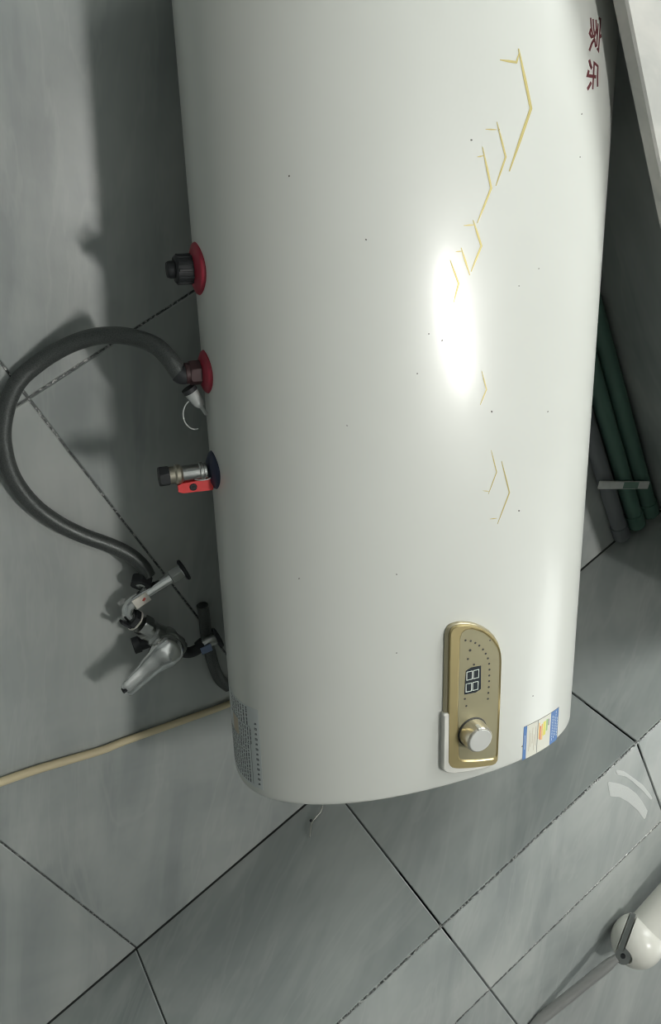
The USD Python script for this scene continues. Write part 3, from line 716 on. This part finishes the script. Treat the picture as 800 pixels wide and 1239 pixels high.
sd = unit((.107, -.085, 0)); sc_ = np.array([.742, -1.064, .0352])
obj('band', obox(sc_, sd, np.cross((0, 0, 1), sd), (0, 0, 1), .066, .0075, .0022, .001), M_strap, stp)
obj('band_window', obox(sc_ + sd * .016 + [0, 0, .0024], sd, np.cross((0, 0, 1), sd), (0, 0, 1), .020, .0062, .0005, .0003), plain('strap_green', (.22, .34, .28), .5), stp, 'greenish printed field')

# ------------------------------------------------------------------ loose things on the floors
cd = thing('cream_strip', 'thin cream coloured cord lying on the floor tiles and running under the heater', 'cord', (-.18, -.84, 0))
cpth = spline([(-.48, -.700, .0062), (-.40, -.738, .0062), (-.3056, -.7812, .0062), (-.2225, -.8273, .0062), (-.1896, -.8414, .0062), (-.11, -.8790, .0062), (-.0454, -.9089, .0062), (.03, -.940, .0062), (.08, -.955, .0062)], 6)
obj('strand', tube(cpth, np.interp(np.linspace(0, 1, len(cpth)), [0, .3, 1], [.0062, .0060, .0044]), 12), M_strip, cd, smooth=60)
bit = thing('wire_scrap', 'tiny pale bent wire with dark bead below the heater end', 'wire', (-.055, -1.195, 0))
obj('strand', tube(spline([(-.0050, -1.1900, .0014), (-.0200, -1.1960, .018), (-.0341, -1.2000, .0350), (-.0480, -1.2012, .0385), (-.0600, -1.2012, .0420), (-.0690, -1.2012, .0520), (-.0763, -1.2012, .0620)], 6), .0011, 8), M_wire, bit, smooth=60)
obj('bead', trimesh.creation.icosphere(2, .0026).apply_translation((-.0590, -1.2000, .0385)), M_black, bit, 'dark bead')

# white swivel head with metal rod on the raised floor
mop = thing('mop', 'ivory plastic mop swivel head with grey metal rod on the raised tiles', 'mop', (.26, -1.615, ZT))
HC = np.array([.2501, -1.5834, ZT + .0452])
ev = unit(np.array([0, 0, CAM_Z]) - HC)                    # the open side of the joint, turned up towards the room
er = unit(np.cross(np.array([-.594, -.717, .365]), ev)); er = er if er @ np.array(RIGHT) > 0 else -er
ed_ = unit(np.cross(ev, er)); ed_ = ed_ if ed_ @ np.array(DOWN) > 0 else -ed_
hub = m3.Manifold.sphere(.0450, 72).translate(HC.tolist())
tubeaxis = unit((1, .24, .05))
sdir = unit(-.35 * er + .94 * ed_); snor = unit(.94 * er + .35 * ed_)
def solid(m):
    if m.volume < 0: m.invert()
    return m3.Manifold(m3.Mesh(m.vertices.astype(np.float32), m.faces.astype(np.uint32)))
slot = solid(obox(HC - snor * .0200 - sdir * .022 + ev * .030, sdir, snor, np.cross(sdir, snor), .046, .0066, .030, .001))
wc_ = HC - er * .0235 + ed_ * .0265 + ev * .0180
notch = m3.Manifold.sphere(.0165, 40).translate((wc_ + ev * .010).tolist())
obj('swivel_head', hub - slot - notch, M_white_plastic, mop, smooth=40)
ta = HC + tubeaxis * .022
obj('handle_socket', tube([ta, ta + tubeaxis * .03, ta + tubeaxis * .30, ta + tubeaxis * .62], .0330, 36), M_white_plastic, mop, 'ivory plastic tube', smooth=50)
obj('rivet', lathe([(0, 0), (.0034, 0), (.0034, .001), (0, .0026)], HC + er * .0265 - ed_ * .020 + ev * .0290, unit(ev + er * .6 - ed_ * .5)), M_black, mop, 'dark rivet')
obj('bracket', obox(HC - snor * .0200 - sdir * .006 + ev * .014, sdir, snor, np.cross(sdir, snor), .032, .0050, .016, .0010), M_dchrome, mop, 'metal plate in the slot')
obj('rod_eye', ring(.0040, .0135, .006, wc_ - ev * .001, ev), M_dchrome, mop, 'flattened rod end')
obj('screw', cyl(.0044, .0072, wc_ - ev * .001, ev), M_black, mop, 'dark screw')
r1 = np.array([.0420, -1.6110, ZT + .0105]); r0 = wc_ - er * .010 + ed_ * .004 + ev * .002
rdv = unit(r1 - r0); tilt_free = np.linalg.norm(r1 - r0)
obj('rod', tube([r0, r0 + rdv * .02, r1, r1 + (r1 - r0) * [1, 1, 0] * 1.2], [.0070, .0094, .0100, .0100], 20), M_rod, mop, 'grey metal rod', smooth=50)

# streaks of reflected light built as thin pale sheets on the raised tiles
fm = thing('film_scrap', 'two curved streaks of reflected light built as pale translucent sheets on the raised tiles near the edge', 'light streak', (.37, -1.30, ZT))
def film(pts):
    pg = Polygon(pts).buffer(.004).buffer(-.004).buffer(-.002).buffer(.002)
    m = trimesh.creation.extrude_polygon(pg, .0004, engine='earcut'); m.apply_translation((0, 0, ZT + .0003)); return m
obj('sheet', film([(.3365, -1.2254), (.3305, -1.2617), (.3450, -1.2830), (.3561, -1.3121), (.3660, -1.3500), (.3720, -1.3906), (.3830, -1.3749), (.3800, -1.340), (.3755, -1.3114), (.3660, -1.280), (.3547, -1.2553), (.3440, -1.238)]), M_glare, fm, smooth=False)
obj('sheet', film([(.3551, -1.2126), (.3570, -1.232), (.3680, -1.250), (.3767, -1.2753), (.3880, -1.318), (.3967, -1.3592), (.4030, -1.3840), (.3985, -1.342), (.3920, -1.305), (.3793, -1.2664), (.3690, -1.236)]), M_glare, fm, smooth=False)
